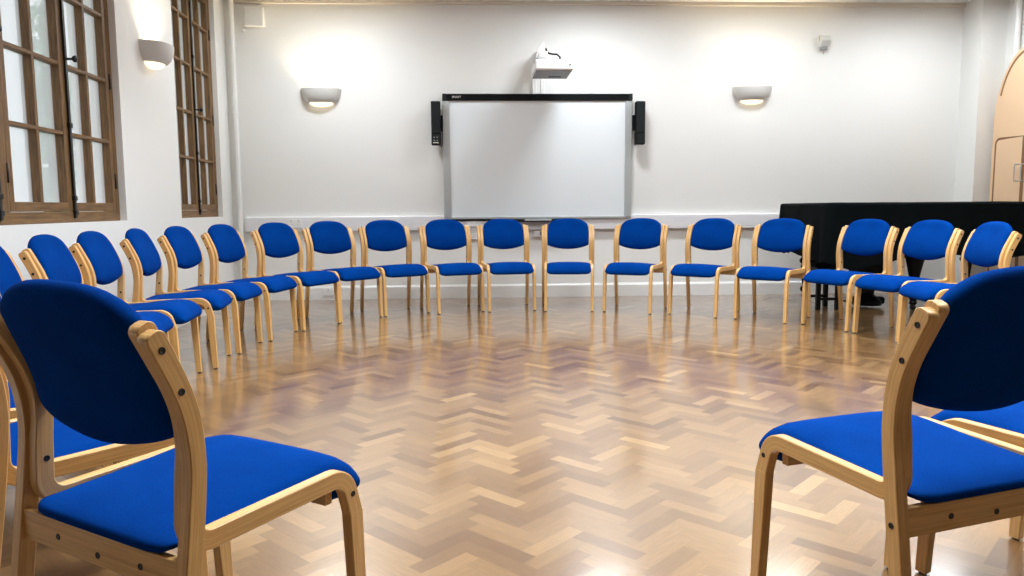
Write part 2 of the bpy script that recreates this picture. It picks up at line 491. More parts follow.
# x, y, heading (degrees), label
CHAIRS = [
 (-.557, 1.469, -32.6, 'large blue chair seen from behind in the left foreground, screws down its post'),
 (.941, 1.574, 17.04, 'large blue chair seen from behind in the right foreground, its post at left'),
 (1.434, 1.712, 25.4, 'blue chair mostly hidden behind the right foreground chair, seat rail showing'),
 (-1.000, 1.811, -44, 'blue chair just behind the left foreground chair, cut off by the left edge'),
 (-1.325, 2.235, -58, 'blue chair showing as a sliver of seat, nearest sliver behind the left foreground posts'),
 (-1.530, 2.700, -72, 'blue chair showing as the farther, upper sliver of seat behind the left foreground posts'),
 (-1.772, 3.172, -83.0, 'blue chair cut by the left edge, backrest just above the left foreground chair'),
 (-1.785, 3.694, -81.0, 'blue chair along the left wall, first with its whole backrest showing from the left edge'),
 (-1.828, 4.205, -83.8, 'blue chair under the right end of the big window, second whole backrest from the left'),
 (-1.820, 4.727, -82.4, 'narrow looking blue chair between the two windows, third whole backrest from the left'),
 (-1.789, 5.238, -93.0, 'blue chair below the far narrow window, fourth whole backrest from the left'),
 (-1.674, 5.738, -101.5, 'blue chair in front of the white pipe in the left corner'),
 (-1.448, 6.218, -119.5, 'blue chair right of the corner pipe, under the left end of the wall trunking'),
 (-1.151, 6.647, -135.2, 'blue chair below the left wall light of the back wall'),
 (-.740, 6.952, -149.0, 'blue chair just left of the interactive whiteboard'),
 (-.223, 7.051, -159.8, 'blue chair under the bottom left corner of the whiteboard'),
 (.287, 7.112, -171.7, 'blue chair under the middle of the whiteboard, left of the facing one'),
 (.856, 7.048, -185.8, 'blue chair squarely facing the camera under the whiteboard, right of centre'),
 (1.443, 6.887, -207.6, 'blue chair under the bottom right corner of the whiteboard'),
 (2.008, 6.628, -219.4, 'blue chair directly left of the one beside the piano, below the right wall light'),
 (2.479, 6.264, -223.1, 'blue chair at the left end of the covered piano'),
 (2.900, 5.807, -246.3, 'blue chair in front of the piano, leftmost wholly against the black cover'),
 (3.077, 5.313, -256.4, 'blue chair in front of the piano, middle of three against the black cover'),
 (3.073, 4.730, -275.5, 'blue chair in front of the piano, at the right edge of the picture'),
]
proto = make_chair()
for i, (x, y, a, lab) in enumerate(CHAIRS):
    c = proto if i == 0 else copy_tree(proto)
    c.location = (x, y, 0); c.rotation_euler = (0, 0, math.radians(a))
    tag(c, lab, 'chair', GRP)

# ------------------------------------------------------------------ room shell
YB, XR, YF, H0 = 7.99, 5.13, -2.6, 3.03     # back wall, right return, wall behind, ceiling height
XD = 5.39                                    # wall that carries the arched doors
LD = Vector((-.0403, .9992))
def wl(s, d, z):
    """left wall frame: s along the wall, d into the room from the window plane"""
    return Vector((-2.44+LD.x*(s-5.3)+d*LD.y, 5.3+(s-5.3)*LD.y-d*LD.x, z))
def WLT(c): return wl(c.x, c.y, c.z)

m = MB(); m.box(-3.2, 6.0, YF-.3, YB+.3, -.12, 0); tag(m.build('floor', M['parquet']), kind='structure')
m = MB(); m.box(-3.2, 6.0, YF-.3, YB+.3, H0, H0+.15); tag(m.build('ceiling', M['ceiling']), kind='structure')
m = MB(); m.box(-3.2, 6.0, YB, YB+.3, 0, H0); tag(m.build('wall_back', M['wall']), kind='structure')
m = MB(); m.box(-3.2, 6.0, YF-.3, YF, 0, H0); tag(m.build('wall_front', M['wall_dim']), kind='structure')
m = MB(); m.box(XD, 6.0, YF, YB, 0, H0); m.box(XR, XD, 7.68, YB, 0, H0); tag(m.build('wall_right', M['wall']), kind='structure')
m = MB(); m.box(-2.42, XR, YB-.035, YB, H0-.038, H0, .006); tag(m.build('trim_1', M['cornice']), kind='structure')
# left wall with two window openings
PD = .048; WO = -.26
W1 = (3.22, 5.36); W2 = (6.455, 7.64); ZB, ZT = .875, 2.975
m = MB()
for (a, b, z0, z1) in ((YF-.1, 8.1, 0, ZB), (YF-.1, 8.1, ZT, H0), (YF-.1, W1[0], ZB, ZT), (W1[1], W2[0], ZB, ZT), (W2[1], 8.1, ZB, ZT)):
    m.box(a, b, WO, PD, z0, z1, T=WLT)
tag(m.build('wall_left', M['wall']), kind='structure')
# skirting boards
def skirt(name, T, a, b):
    m = MB()
    prof = [(0, 0), (.018, 0), (.018, .118), (.014, .128), (.009, .134), (.006, .141), (0, .141)]
    m.prism(prof, a, b, T); tag(m.build(name, M['trim']), kind='structure')
skirt('baseboard_back', lambda a, b, d: Vector((d, YB-a, b)), -2.46, XR)
skirt('baseboard_left', lambda a, b, d: wl(d, PD+a, b), YF, 7.93)
skirt('baseboard_right', lambda a, b, d: Vector((XD-a, d, b)), YF+.02, 6.70)
skirt('baseboard_front', lambda a, b, d: Vector((d, YF+a, b)), -2.05, XD-.02)

# ------------------------------------------------------------------ windows (oak casements)
BARS = (1.40, 1.80, 2.215, 2.62)
def wbox(m, s0, s1, d0, d1, z0, z1, bev=.002): m.box(s0, s1, d0, d1, z0, z1, bev, T=WLT, seg=1)
def sash(s0, s1, parent, hinge, rod):
    """one casement: stiles, rails, a central upright bar, cross bars, glass, ironwork"""
    m = MB()
    z0, z1 = .942, 2.925; st = .046
    wbox(m, s0, s0+st, -.066, .002, z0, z1); wbox(m, s1-st, s1, -.066, .002, z0, z1)
    wbox(m, s0+st, s1-st, -.045, .002, z0, z0+.052); wbox(m, s0+st, s1-st, -.045, .002, z1-.05, z1)
    c = (s0+s1)/2
    wbox(m, c-.014, c+.014, -.066, -.001, z0+.05, z1-.05)
    for z in BARS: wbox(m, s0+st, s1-st, -.056, .000, z-.011, z+.011)
    f = m.build('sash', M['oak'], parent)
    g = MB(); wbox(g, s0+st-.004, s1-st+.004, -.050, -.046, z0+.045, z1-.045, 0); g.build('pane', M['glass'], f)
    hs = s0-.008 if hinge < 0 else s1+.008
    for z in (1.14, 1.80, 2.60):
        h = MB(); h.cyl(wl(hs, .004, z-.05), wl(hs, .004, z+.05), .007, seg=10); h.build('hinge', M['iron'], f)
    if rod is not None:
        r = MB(); wbox(r, rod-.012, rod+.012, .003, .016, .90, 2.95, .002)
        for z in (.935, 1.02, 1.45, 2.3): wbox(r, rod-.017, rod+.017, .001, .022, z-.015, z+.015, .003)
        rr = r.build('espagnolette_bolt', M['iron'], f)
        k = MB(); k.cyl(wl(rod, .015, 1.835), wl(rod, .055, 1.835), .007, seg=10)
        # round knob
        P = []
        for i in range(9):
            t = PI*i/8; P.append((.020*math.sin(t)+.0003, .020*(1-math.cos(t))*.8))
        rows = []
        for (rad, h) in P:
            rows.append([k.bm.verts.new(wl(rod+rad*math.cos(q), .048+h, 1.835+rad*math.sin(q))) for q in [2*PI*j/12 for j in range(12)]])
        for a in range(8):
            for j in range(12):
                k.quad((rows[a][j], rows[a][(j+1) % 12], rows[a+1][(j+1) % 12], rows[a+1][j]), smooth=True)
        k.build('knob', M['iron'], rr if False else f)
def window(name, s0, s1, posts, sashes):
    m = MB(); dp = -.09
    wbox(m, s0, s1, dp, .004, ZB, .940, .003); wbox(m, s0, s1, dp, .004, 2.927, ZT, .003)
    for (a, b) in posts: wbox(m, a, b, dp, .004, .940, 2.927, .003)
    o = m.build(name, M['oak']); tag(o, kind='structure')
    for q in sashes: sash(*q[:2], o, *q[2:])
    return o
window('window_1', W1[0], W1[1], ((W1[0], 3.27), (3.945, 4.035), (5.315, W1[1])), ((3.275, 3.94, -1, 3.935), (4.04, 4.695, -1, None), (4.698, 5.31, 1, 4.712)))
window('window_2', W2[0], W2[1], ((W2[0], 6.50), (7.60, W2[1])), ((6.505, 7.048, -1, None), (7.052, 7.595, 1, 7.064)))

# ------------------------------------------------------------------ outside the windows
m = MB(); m.box(-30, -2.9, -12, 30, -.6, -.5); tag(m.build('ground', M['grass']), kind='structure')
def tree(x, y, h, r, lab):
    t = empty('garden_tree', (x, y, -.5))
    tr = MB(); tr.tube([(0, 0, 0), (.05, .02, h*.3), (-.03, .04, h*.6), (0, 0, h*.8)], .09, 8); tr.build('trunk', M['bark'], t)
    f = MB(); rnd = random.Random(7)
    for i in range(1500):
        while True:
            p = Vector((rnd.uniform(-1, 1), rnd.uniform(-1, 1), rnd.uniform(-1, 1)))
            if p.length < 1: break
        c = Vector((p.x*r, p.y*r, h*.62+p.z*h*.42)); n = Vector((rnd.gauss(0, 1), rnd.gauss(0, 1), rnd.gauss(0, 1))).normalized()
        a = n.orthogonal().normalized()*.07; b = n.cross(a).normalized()*.045
        f.quad([f.bm.verts.new(c+q) for q in (a, b, -a, -b)])
    f.build('foliage', M['leaf'], t)
    tag(t, lab, 'tree')
tree(-6.4, 12.0, 4.4, .34, 'slim pale green tree seen outside through the big left window')
m = MB(); m.box(-10.2, -9.7, 9.0, 22.0, -.5, 7.5, .02)
for k in range(5):
    for j in range(2): m.box(-9.72, -9.66, 10.2+k*2.3, 11.2+k*2.3, .8+j*3, 2.4+j*3, .02)
tag(m.build('neighbouring_building', M['paleworld']), 'pale rendered building outside beyond the windows', 'building')

# ------------------------------------------------------------------ back wall things
# trunking
m = MB()
m.prism([(.0005, .715), (.050, .715), (.054, .719), (.054, .855), (.046, .866), (.0005, .866)], -2.36, 5.125, lambda a, b, d: Vector((d, YB-a, b)))
m.box(-2.36, 5.12, YB-.0555, YB-.053, .742, .836)
t = m.build('cable_trunking', M['pvc']); tag(t, 'long white plastic cable trunking running along the back wall', 'trunking')
def faceplate(x, z, w, h, nsock, lab, y0=YB-.0555, cat='socket', grp=None, name='wall_socket'):
    o = MB(); o.box(x-w/2, x+w/2, y0-.010, y0, z-h/2, z+h/2, .003); p = o.build(name, M['plastic'])
    for k in range(nsock):
        cx = x-w/2+w*(k+.5)/nsock
        q = MB()
        for dx, dz, sx, sz in ((0, .018, .004, .008), (-.011, -.004, .006, .003), (.011, -.004, .006, .003)):
            q.box(cx+dx-sx/2, cx+dx+sx/2, y0-.0108, y0-.0095, z+dz-sz/2, z+dz+sz/2)
        q.build('pin_holes', M['black'], p)
        q = MB(); q.box(cx-.005, cx+.005, y0-.013, y0-.009, z+.028, z+.038, .001); q.build('switch', M['greyplastic'], p)
    tag(p, lab, cat, grp); return p
faceplate(-1.86, .792, .146, .086, 2, 'white double socket on the trunking near the left corner')
faceplate(-.02, .790, .146, .086, 2, 'white double socket on the trunking under the left end of the whiteboard')
faceplate(-1.55, .075, .11, .070, 1, 'small white socket low on the skirting near the left corner', YB-.018)
faceplate(3.27, .17, .10, .08, 1, 'small white socket low on the wall left of the piano', YB)
# small white connection box hanging under the trunking
m = MB(); m.box(-.085, .018, YB-.045, YB, .615, .712, .006); b = m.build('connection_box', M['plastic'])
m = MB()
for k in range(3): m.box(-.065, 0, YB-.0465, YB-.0445, .640+k*.022, .644+k*.022)
m.build('label_lines', M['greyplastic'], b)
tag(b, 'small white connection box under the trunking, below the whiteboard', 'box')
# junction box high left
m = MB(); m.box(-2.285, -2.095, YB-.07, YB, 2.762, 2.945, .008); b = m.build('junction_box', M['trim'])
m = MB(); m.box(-2.275, -2.105, YB-.075, YB-.069, 2.772, 2.935, .004); m.build('lid', M['trim'], b)
tag(b, 'square white box high on the back wall beside the corner pipe', 'box')
# pipes
m = MB(); px, py = -2.405, YB-.075
m.cyl((px, py, 0), (px, py, H0), .025, seg=20)
p = m.build('heating_pipe', M['trim'])
for z in (1.907, .45):
    q = MB(); q.cyl((px, py, z-.014), (px, py, z+.014), .032, seg=20); q.box(px-.012, px+.012, py, YB, z-.01, z+.01); q.build('pipe_clip', M['trim'], p)
tag(p, 'tall white painted pipe running up the left corner of the room', 'pipe')
m = MB(); m.cyl((px+.085, YB-.022, 2.735), (px+.085, YB, 2.735), .020, seg=14); m.cyl((px+.085, YB-.034, 2.735), (px+.085, YB-.02, 2.735), .013, seg=14)
tag(m.build('pipe_bracket', M['trim']), 'small white bracket on the wall between the pipe and the square box', 'bracket')
m = MB(); m.cyl((5.352, 7.47, 0), (5.352, 7.47, H0), .030, seg=20)
# wall light fittings
def sconce(name_lab, T, w=.405):
    """half bowl against a wall; T(a,b,z): a along wall, b out from wall"""
    root = empty('wall_light', T(0, 0, 0))
    inv = -Vector(T(0, 0, 0))
    def profile(shell):
        m = MB(); rows = []
        prof = [(1.0, .138), (1.0, .124), (.985, .102), (.94, .068), (.85, .034), (.72, .010), (.60, 0)]
        if not shell: prof = []
        n = 24
        def row(fr, z, sh=0.):
            r = []
            for i in range(n+1):
                t = PI*i/n
                a = (w/2*fr-sh)*math.cos(t); b = (.165*fr-sh)*abs(math.sin(t))**.8
                r.append(m.bm.verts.new(Vector(T(a, b, z))+inv))
            return r
        for fr, z in prof: rows.append(row(fr, z))
        for fr, z in prof[::-1]: rows.append(row(fr, z, .008))
        rows.append(rows[0])
        for k in range(len(rows)-1):
            for i in range(n):
                m.quad((rows[k][i], rows[k][i+1], rows[k+1][i+1], rows[k+1][i]), smooth=True)
        return m
    profile(True).build('shade', M['plaster'], root)
    bp = MB(); bp.box(-.05, .05, .001, .014, .03, .095, .003, T=lambda c: Vector(T(c.x, c.y, c.z))+inv); bp.build('backplate', M['plastic'], root)
    bb = MB(); c0 = Vector(T(0, .075, .010))+inv
    rr = []
    for i in range(9):
        t = PI*i/8; rr.append((.022*math.sin(t)+.0002, -.022*math.cos(t)))
    bb.lathe(rr, c=tuple(c0), seg=14); bb.build('bulb', BULB, root)
    gl = MB(); rws = []  # glowing dome added across the open bottom, standing in for the bulb-lit opening
    for fr, z in ((.60, .002), (.55, -.012), (.42, -.026), (.22, -.034), (.02, -.036)):
        rws.append([gl.bm.verts.new(Vector(T(w/2*fr*math.cos(PI*i/20), .165*fr*abs(math.sin(PI*i/20))**.8+.001, z))+inv) for i in range(21)])
    for k in range(len(rws)-1):
        for i in range(20): gl.quad((rws[k][i], rws[k][i+1], rws[k+1][i+1], rws[k+1][i]), smooth=True)
    gl.build('opening_glow', OPENING_GLOW, root)
    ax = bpy.data.lights.new('sconce_lamp', 'SPOT'); ax.energy = SCONCE; ax.color = (1, .84, .58); ax.spot_size = math.radians(118); ax.spot_blend = .7; ax.shadow_soft_size = .03
    lo = bpy.data.objects.new('sconce_lamp', ax); COL.objects.link(lo); lo.location = Vector(T(0, .070, .040))+inv; lo.rotation_euler = (PI, 0, 0); lo.parent = root
    tag(root, name_lab, 'wall light', 'half bowl plaster wall lights')
    return root
SCONCE = 38.
BULB, nt, b_ = new_mat('bulb_glow')
b_.inputs['Emission Color'].default_value = (1, .85, .6, 1); b_.inputs['Emission Strength'].default_value = 6
OPENING_GLOW, nt, b_ = new_mat('opening_glow_mat')
b_.inputs['Emission Color'].default_value = (1, .80, .48, 1); b_.inputs['Emission Strength'].default_value = 1.6
sconce('lit plaster half bowl wall light on the back wall, left of the whiteboard', lambda a, b, z: (-1.56+a, YB-b, 2.014+z))
sconce('lit plaster half bowl wall light on the back wall, right of the whiteboard', lambda a, b, z: (2.89+a, YB-b, 2.036+z))
sconce('lit plaster half bowl wall light on the left wall between the windows', lambda a, b, z: tuple(wl(5.94+a, PD+b, 2.030+z)))
# movement sensor high right
root = empty('movement_sensor', (3.64, YB, 2.62))
m = MB(); m.box(-.052, .052, -.030, 0, .030, .085, .006); m.build('bracket', M['sensor'], root)
m = MB()
m.prism([(0, .075), (-.075, .066), (-.080, .02), (-.045, -.035), (0, -.04)], -.052, .038, lambda a, b, d: Vector((d, a, b)))
m.build('housing', M['sensor'], root)
m = MB(); m.box(-.045, .022, -.062, -.02, -.072, -.034, .006); m.build('lens', M['greyplastic'], root)
m = MB(); m.tube([(0, -.012, -.05), (.002, -.012, -.08), (0, -.010, -.105)], .0025, 6); m.build('wire', M['greyplastic'], root)
tag(root, 'small grey movement sensor high on the back wall, right of the wall light', 'sensor')

# ------------------------------------------------------------------ whiteboard
root = empty('interactive_whiteboard', (.645, YB, .83))
def R(m, x0, x1, d0, d1, z0, z1, bev=.002): m.box(x0-.645, x1-.645, -d1, -d0, z0-.83, z1-.83, bev)
m = MB(); R(m, -.262, 1.552, .057, .068, .848, 2.035, 0); m.build('writing_surface', M['board'], root)
m = MB(); R(m, -.33, -.258, .057, .082, .835, 2.032, .006); m.build('side_frame', M['silver'], root)
m = MB(); R(m, 1.548, 1.62, .057, .082, .835, 2.032, .006); m.build('side_frame', M['silver'], root)
m = MB(); R(m, -.292, 1.582, .03, .090, 2.030, 2.098, .006); tb = m.build('top_bar', M['black'], root)
for x in (-.33, 1.582):
    m = MB(); R(m, x, x+.04, .028, .092, 2.028, 2.100, .006); m.build('corner_cap', M['darkgrey'], root)
for x in (.13, 1.20):
    m = MB(); R(m, x-.018, x+.018, .045, .085, 2.099, 2.112, .004); m.build('pen_eye', M['plastic'], root)
m = MB(); R(m, -.30, 1.59, .057, .082, .828, .850, .003); m.build('bottom_bar', M['silver'], root)
m = MB(); R(m, .36, .93, .06, .135, .795, .812, .005); R(m, .36, .93, .127, .136, .808, .824, .002); tr = m.build('pen_tray', M['darkgrey'], root)
m = MB(); R(m, .50, .78, .134, .142, .806, .826, .003); m.build('tray_lip', M['silver'], tr)
m = MB(); R(m, -.255, .25, .057, .070, .808, .829, .002); m.build('shadow_strip', M['darkgrey'], root)  # dark strip standing in for the shadow line under the bottom bar
tc_ = bpy.data.curves.new('logo', 'FONT'); tc_.body = 'SMART'; tc_.size = .030; tc_.extrude = .0006; tc_.align_x = 'CENTER'; tc_.align_y = 'CENTER'
tmp = bpy.data.objects.new('logo_text', tc_); COL.objects.link(tmp); bpy.context.view_layer.update()
lm = bpy.data.meshes.new_from_object(tmp.evaluated_get(bpy.context.evaluated_depsgraph_get())); bpy.data.objects.remove(tmp)
lm.materials.clear(); to = bpy.data.objects.new('logo', lm); COL.objects.link(to); to.location = (-.185-.645, -.0912, 2.064-.83); to.rotation_euler = (PI/2, 0, 0); to.parent = tb
to.data.materials.append(M['plastic'])
tag(root, 'large interactive whiteboard with black top bar and silver sides on the back wall', 'whiteboard')
m = MB(); m.box(.60, .72, YB-.058, YB-.0, .640, .700, .004); b = m.build('control_box', M['plastic'])
m = MB(); m.box(.665, .73, YB-.0605, YB-.057, .655, .695, .002); m.build('port_panel', M['greyplastic'], b)
tag(b, 'small white control box under the pen tray of the whiteboard', 'box')

def speaker(cx, side, lab):
    r = empty('wall_speaker', (cx, YB, 1.58)); s = side
    m = MB(); m.box(-.047, .047, -.165, -.065, 0, .435, .008); body = m.build('cabinet', M['black'], r)
    m = MB(); m.box(-.041, .041, -.1695, -.164, .120, .427, .002)
    m.build('grille', M['darkgrey'], r)
    m = MB(); m.box(-.041, .041, -.168, -.164, .008, .110, .002)
    pn = m.build('control_panel', M['darkgrey'], r)
    if s < 0:
        for k, (dx, dz) in enumerate(((-.018, .075), (.012, .075), (-.018, .045), (.012, .045))):
            q = MB(); q.cyl((dx, -.1665, dz), (dx, -.172, dz), .007, seg=12); q.build('dial', M['greyplastic'], pn)
        q = MB(); q.box(-.03, .025, -.1695, -.1675, .018, .026); q.build('port', M['sensor'], pn)
    a, b = (.045, .069) if s < 0 else (-.075, -.045)
    m = MB(); m.box(a, b, -.12, -.05, .145, .300, .004); m.build('mounting_bracket', M['black'], r)
    if s < 0:
        m = MB(); m.tube([(.03, -.12, .003), (.035, -.12, -.012), (.050, -.10, -.014), (.060, -.09, .005), (.060, -.09, .15)], .004, 6); m.build('cable', M['black'], r)
    tag(r, lab, 'speaker', 'black speakers flanking the whiteboard')
speaker(-.395, -1, 'black wall speaker with dials at the left side of the whiteboard')
speaker(1.692, 1, 'black wall speaker at the right side of the whiteboard')

# ------------------------------------------------------------------ projector on its boom
root = empty('projector', (.74, 7.45, 2.212))
m = MB()
def taper(c):
    # rounded shoulders, back pulled slightly left with the boom
    t = (c.z)/.105
    k = 1-.05*max(0, t-.6)/.4
    return Vector((c.x*k, c.y*k, c.z))
m.box(-.182, .182, -.235, .215, 0, .105, .020, T=taper, seg=4); m.build('housing', M['plastic'], root)
m = MB(); m.box(-.168, .168, -.222, .205, -.006, .001, .002)
base = m.build('base_plate', M['greyplastic'], root)
for k in range(7):
    pass
m = MB(); m.box(-.02+.0, .10, .05, .12, -.0075, -.0055); m.build('vent', M['darkgrey'], base)
m = MB(); m.cyl((.150, -.2345, .052), (.150, -.240, .052), .007, seg=12); m.build('sensor_window', M['black'], root)
m = MB(); m.box(-.12, .06, .214, .2165, .02, .07); m.build('rear_vent', M['greyplastic'], root)
tag(root, 'white short throw projector mounted above the whiteboard', 'projector')
root = empty('projector_mount', (.655, YB, 2.10))
m = MB(); m.box(-.062, -.022, -.05, 0, 0, .30, .003); m.box(.022, .062, -.05, 0, 0, .30, .003); m.box(-.024, .024, -.035, 0, 0, .30, .001); m.build('wall_channel', M['trim'], root)
m = MB(); m.box(-.042, .042, -.62, -.01, .262, .318, .008); m.build('boom', M['plastic'], root)
m = MB()
m.prism([(-.075, .300), (.062, .300), (.040, .365), (.018, .405), (.012, .452), (-.004, .460), (-.018, .425), (-.045, .370)], -.33, -.06, lambda a, b, d: Vector((a+.02, d, b)))
m.build('boom_cover', M['plastic'], root)
m = MB(); m.tube([(.050, -.345, .395), (.052, -.36, .372), (.075, -.38, .342), (.11, -.40, .330), (.15, -.42, .325), (.18, -.42, .300), (.18, -.42, .245)], .0085, 8); m.build('cable', M['black'], root)
tag(root, 'white wall mount and boom with black cable carrying the projector', 'mount')

# ------------------------------------------------------------------ arched peach doors on the right wall
bm_ = None
YC, XF = 7.18, 5.28
def DR(y, z, x): return Vector((x, y, z))
def arch(hw, zs, rise, y0=YC, zb=0., n=20):
    P = [(y0-hw, zb), (y0-hw, zs)]
    for i in range(1, n): t = PI-PI*i/n; P.append((y0+hw*math.cos(t), zs+rise*math.sin(t)))
    P += [(y0+hw, zs), (y0+hw, zb)]
    return P
m = MB(); m.prism(arch(.46, 1.72, .75), XF, XD-.001, DR)
d1 = m.build('door_1', M['peach']); tag(d1, kind='structure')
def strip(m, pts, w, x, dx=.004, closed=False):
    """thin raised line following pts on the door face"""
    P = [Vector(p) for p in pts]; rows = []
    for i, p in enumerate(P):
        d = (P[min(i+1, len(P)-1)]-P[max(i-1, 0)]).normalized(); n = Vector((-d.y, d.x))
        rows.append([m.bm.verts.new((xx, q.x, q.y)) for xx, q in ((x, p-n*w/2), (x-dx, p-n*w/4), (x-dx, p+n*w/4), (x, p+n*w/2))])
    for a, b in zip(rows, rows[1:]):
        for k in range(4): m.quad((a[k], a[(k+1) % 4], b[(k+1) % 4], b[k]))
    m.quad(rows[0][::-1]); m.quad(rows[-1])
m = MB()
strip(m, [(YC+.405*math.cos(t), 1.80+.62*math.sin(t)) for t in [PI*.88-PI*.76*i/24 for i in range(25)]], .026, XF)
m.build('arch_moulding', M['groove'], d1)
for s in (-1, 1):
    m = MB(); y0, y1 = sorted((YC+s*.004, YC+s*.425))
    m.box(XF-.004, XF, y0, y1, .02, 1.73, .003); lf = m.build('door_leaf', M['peach'], d1)
    m = MB(); a, b = YC+s*.405, YC+s*.012
    pts = [(a, .15), (a, 1.54)]+[(a-s*.06*(1-math.cos(t)), 1.54+.06*math.sin(t)) for t in [PI/2*i/6 for i in range(7)]]+[(b, 1.60), (b, .15), (a, .15)]
    strip(m, pts, .024, XF-.004); m.build('panel_moulding', M['groove'], lf)
    m = MB(); hy = YC+s*.045
    m.tube([(XF-.004, hy, 1.33), (XF-.05, hy, 1.33), (XF-.055, hy, 1.30), (XF-.055, hy, 1.20), (XF-.05, hy, 1.17), (XF-.004, hy, 1.17)], .006, 8)
    m.build('door_handle', M['silver'], lf)
m = MB(); m.box(XF-.0045, XF, YC-.004, YC+.004, .02, 1.76); m.build('centre_seam', M['groove'], d1)
m = MB(); m.cyl((5.350, 7.47, 2.2), (5.350, 7.47, H0), .030, seg=20)
tag(m.build('riser_pipe', M['trim']), 'white pipe rising above the arched peach doors on the right', 'pipe')

# ------------------------------------------------------------------ covered grand piano
PX0, PX1, PY0, PY1, PZ = 3.035, 5.02, 6.46, 7.55, .965
root = empty('covered_grand_piano', (4.0, 7.0, 0))
O = Vector((4.0, 7.0, 0))
def cloth_cover():
    m = MB()
    # outline sampled round a rounded rectangle
    pts = []
    r = .07; ns = 26
    cs = [((PX0+r, PY0+r), PI, 1.5*PI), ((PX1-r, PY0+r), 1.5*PI, 2*PI), ((PX1-r, PY1-r), 0, .5*PI), ((PX0+r, PY1-r), .5*PI, PI)]
    ring = []
    for (c, a0, a1) in cs:
        for i in range(7):
            t = a0+(a1-a0)*i/6; ring.append((c[0]+r*math.cos(t), c[1]+r*math.sin(t), math.cos(t), math.sin(t)))
    R2 = []
    n = len(ring)
    for i in range(n):
        a = ring[i]; b = ring[(i+1) % n]; d = math.hypot(a[0]-b[0], a[1]-b[1]); k = max(1, int(d/.03))
        for j in range(k):
            t = j/k; R2.append(tuple(a[q]+(b[q]-a[q])*t for q in range(4)))
    n = len(R2); rows = []
    levels = [0, .012, .03, .06, .12, .2, .3, .4, .5, .6, .7, .8, .9, 1.]
    L = 0; cum = []
    for i in range(n): cum.append(L); a = R2[i]; b = R2[(i+1) % n]; L += math.hypot(a[0]-b[0], a[1]-b[1])
    for q in levels:
        row = []
        for i, (x, y, nx, ny) in enumerate(R2):
            fold = (math.sin(cum[i]*2*PI/L*17+.6*math.sin(cum[i]*3))+.5*math.sin(cum[i]*2*PI/L*31+1))
            sw = .028*q**1.3*fold*.6+.02*q
            # hem height: lower near the front left corner
            dc = math.hypot(x-(PX0+.25), y-PY0)
            hem = .492-.10*math.exp(-(dc/.30)**2)+.012*fold+.30*min(1, max(0, (y-PY0-.45)/.12))*min(1, max(0, (x-PX0-.05)/.1))
            zt = PZ+.006*noise.noise(Vector((x*2, y*2, 0)))
            inset = .018*(1-min(1, q/.03))**2
            z = zt-(zt-hem)*q-(.0 if q > 0 else 0)
            row.append(m.bm.verts.new(Vector((x+nx*(sw-inset), y+ny*(sw-inset), z))-O))
        rows.append(row)
    for a, b in zip(rows, rows[1:]):
        for i in range(n):
            j = (i+1) % n; m.quad((a[i], a[j], b[j], b[i]), smooth=True)
    # top, ringed inwards with slight sag
    prev = rows[0]
    for k, f in enumerate((.9, .7, .45, .2)):
        cur = []
        for i, (x, y, nx, ny) in enumerate(R2):
            cx, cy = (PX0+PX1)/2, (PY0+PY1)/2
            cur.append(m.bm.verts.new(Vector((cx+(x-cx)*f, cy+(y-cy)*f, PZ+.004+.004*noise.noise(Vector((x*3*f, y*3*f, 1)))))-O))
        for i in range(n):
            j = (i+1) % n; m.quad((prev[i], prev[j], cur[j], cur[i]), smooth=True)
        prev = cur
    m.quad(prev)
    return m
cl = cloth_cover().build('dust_cover', M['cloth'], root)
def bx(m, x0, x1, y0, y1, z0, z1, bev=.004): m.box(x0-O.x, x1-O.x, y0-O.y, y1-O.y, z0, z1, bev)
m = MB(); bx(m, PX0+.06, PX1-.06, PY0+.06, PY1-.06, .56, .93, .01); m.build('case', M['ebony'], root)
def turned(x, y, h=.56, plain=False):
    m = MB()
    prof = [(.0, .055), (.030, .055), (.034, .07), (.026, .085), (.030, .10), (.045, .115), (.050, .135), (.040, .155), (.028, .165), (.034, .20), (.040, .26), (.046, .33),
            (.050, .36), (.040, .375), (.055, .39), (.062, .41), (.052, .43), (.042, .445), (.060, .46), (.075, .48), (.075, h)]
    if plain: prof = prof[:10]+[(.036, .24), (.046, .31), (.060, .38), (.074, .44), (.082, .48), (.082, h)]
    m.lathe(prof, (x-O.x, y-O.y, 0), 18)
    lg = m.build('leg', M['ebony'], root)
    c = MB(); c.cyl((x-O.x-.012, y-O.y, .028), (x-O.x+.012, y-O.y, .028), .028, seg=14); c.box(x-O.x-.02, x-O.x+.02, y-O.y-.012, y-O.y+.012, .03, .062, .003)
    c.build('castor', M['iron'], lg)
turned(3.225, 7.29); turned(3.93, 6.63, .56, True); turned(4.85, 7.3)
# pedal lyre: solid shaped board flaring up to the case, on a rounded foot
lx, ly = 3.64, 6.90
m = MB()
P = [(-.05, .10), (-.07, .20), (-.12, .29), (-.19, .37), (-.26, .44), (-.26, .56), (.26, .56), (.25, .44), (.15, .37), (.11, .29), (.07, .20), (.05, .10)]
m.prism(P, ly-.03-O.y, ly+.03-O.y, lambda a, b, d: Vector((lx-O.x+a, d, b)))
m.lathe([(.0, .02), (.13, .02), (.14, .05), (.11, .085), (.07, .11), (.05, .135), (.0, .14)], (lx-O.x, ly-O.y, 0), 18)
bx(m, lx-.15, lx+.15, ly-.06, ly+.06, .03, .095, .015)
m.build('pedal_lyre', M['ebony'], root)
for k in (-1, 0, 1):
    m = MB(); bx(m, lx-.20, lx-.13, ly+k*.045-.012, ly+k*.045+.012, .045, .058, .003); m.build('pedal', M['iron'], root)
tag(root, 'grand piano under a black cloth cover by the back right corner', 'piano')
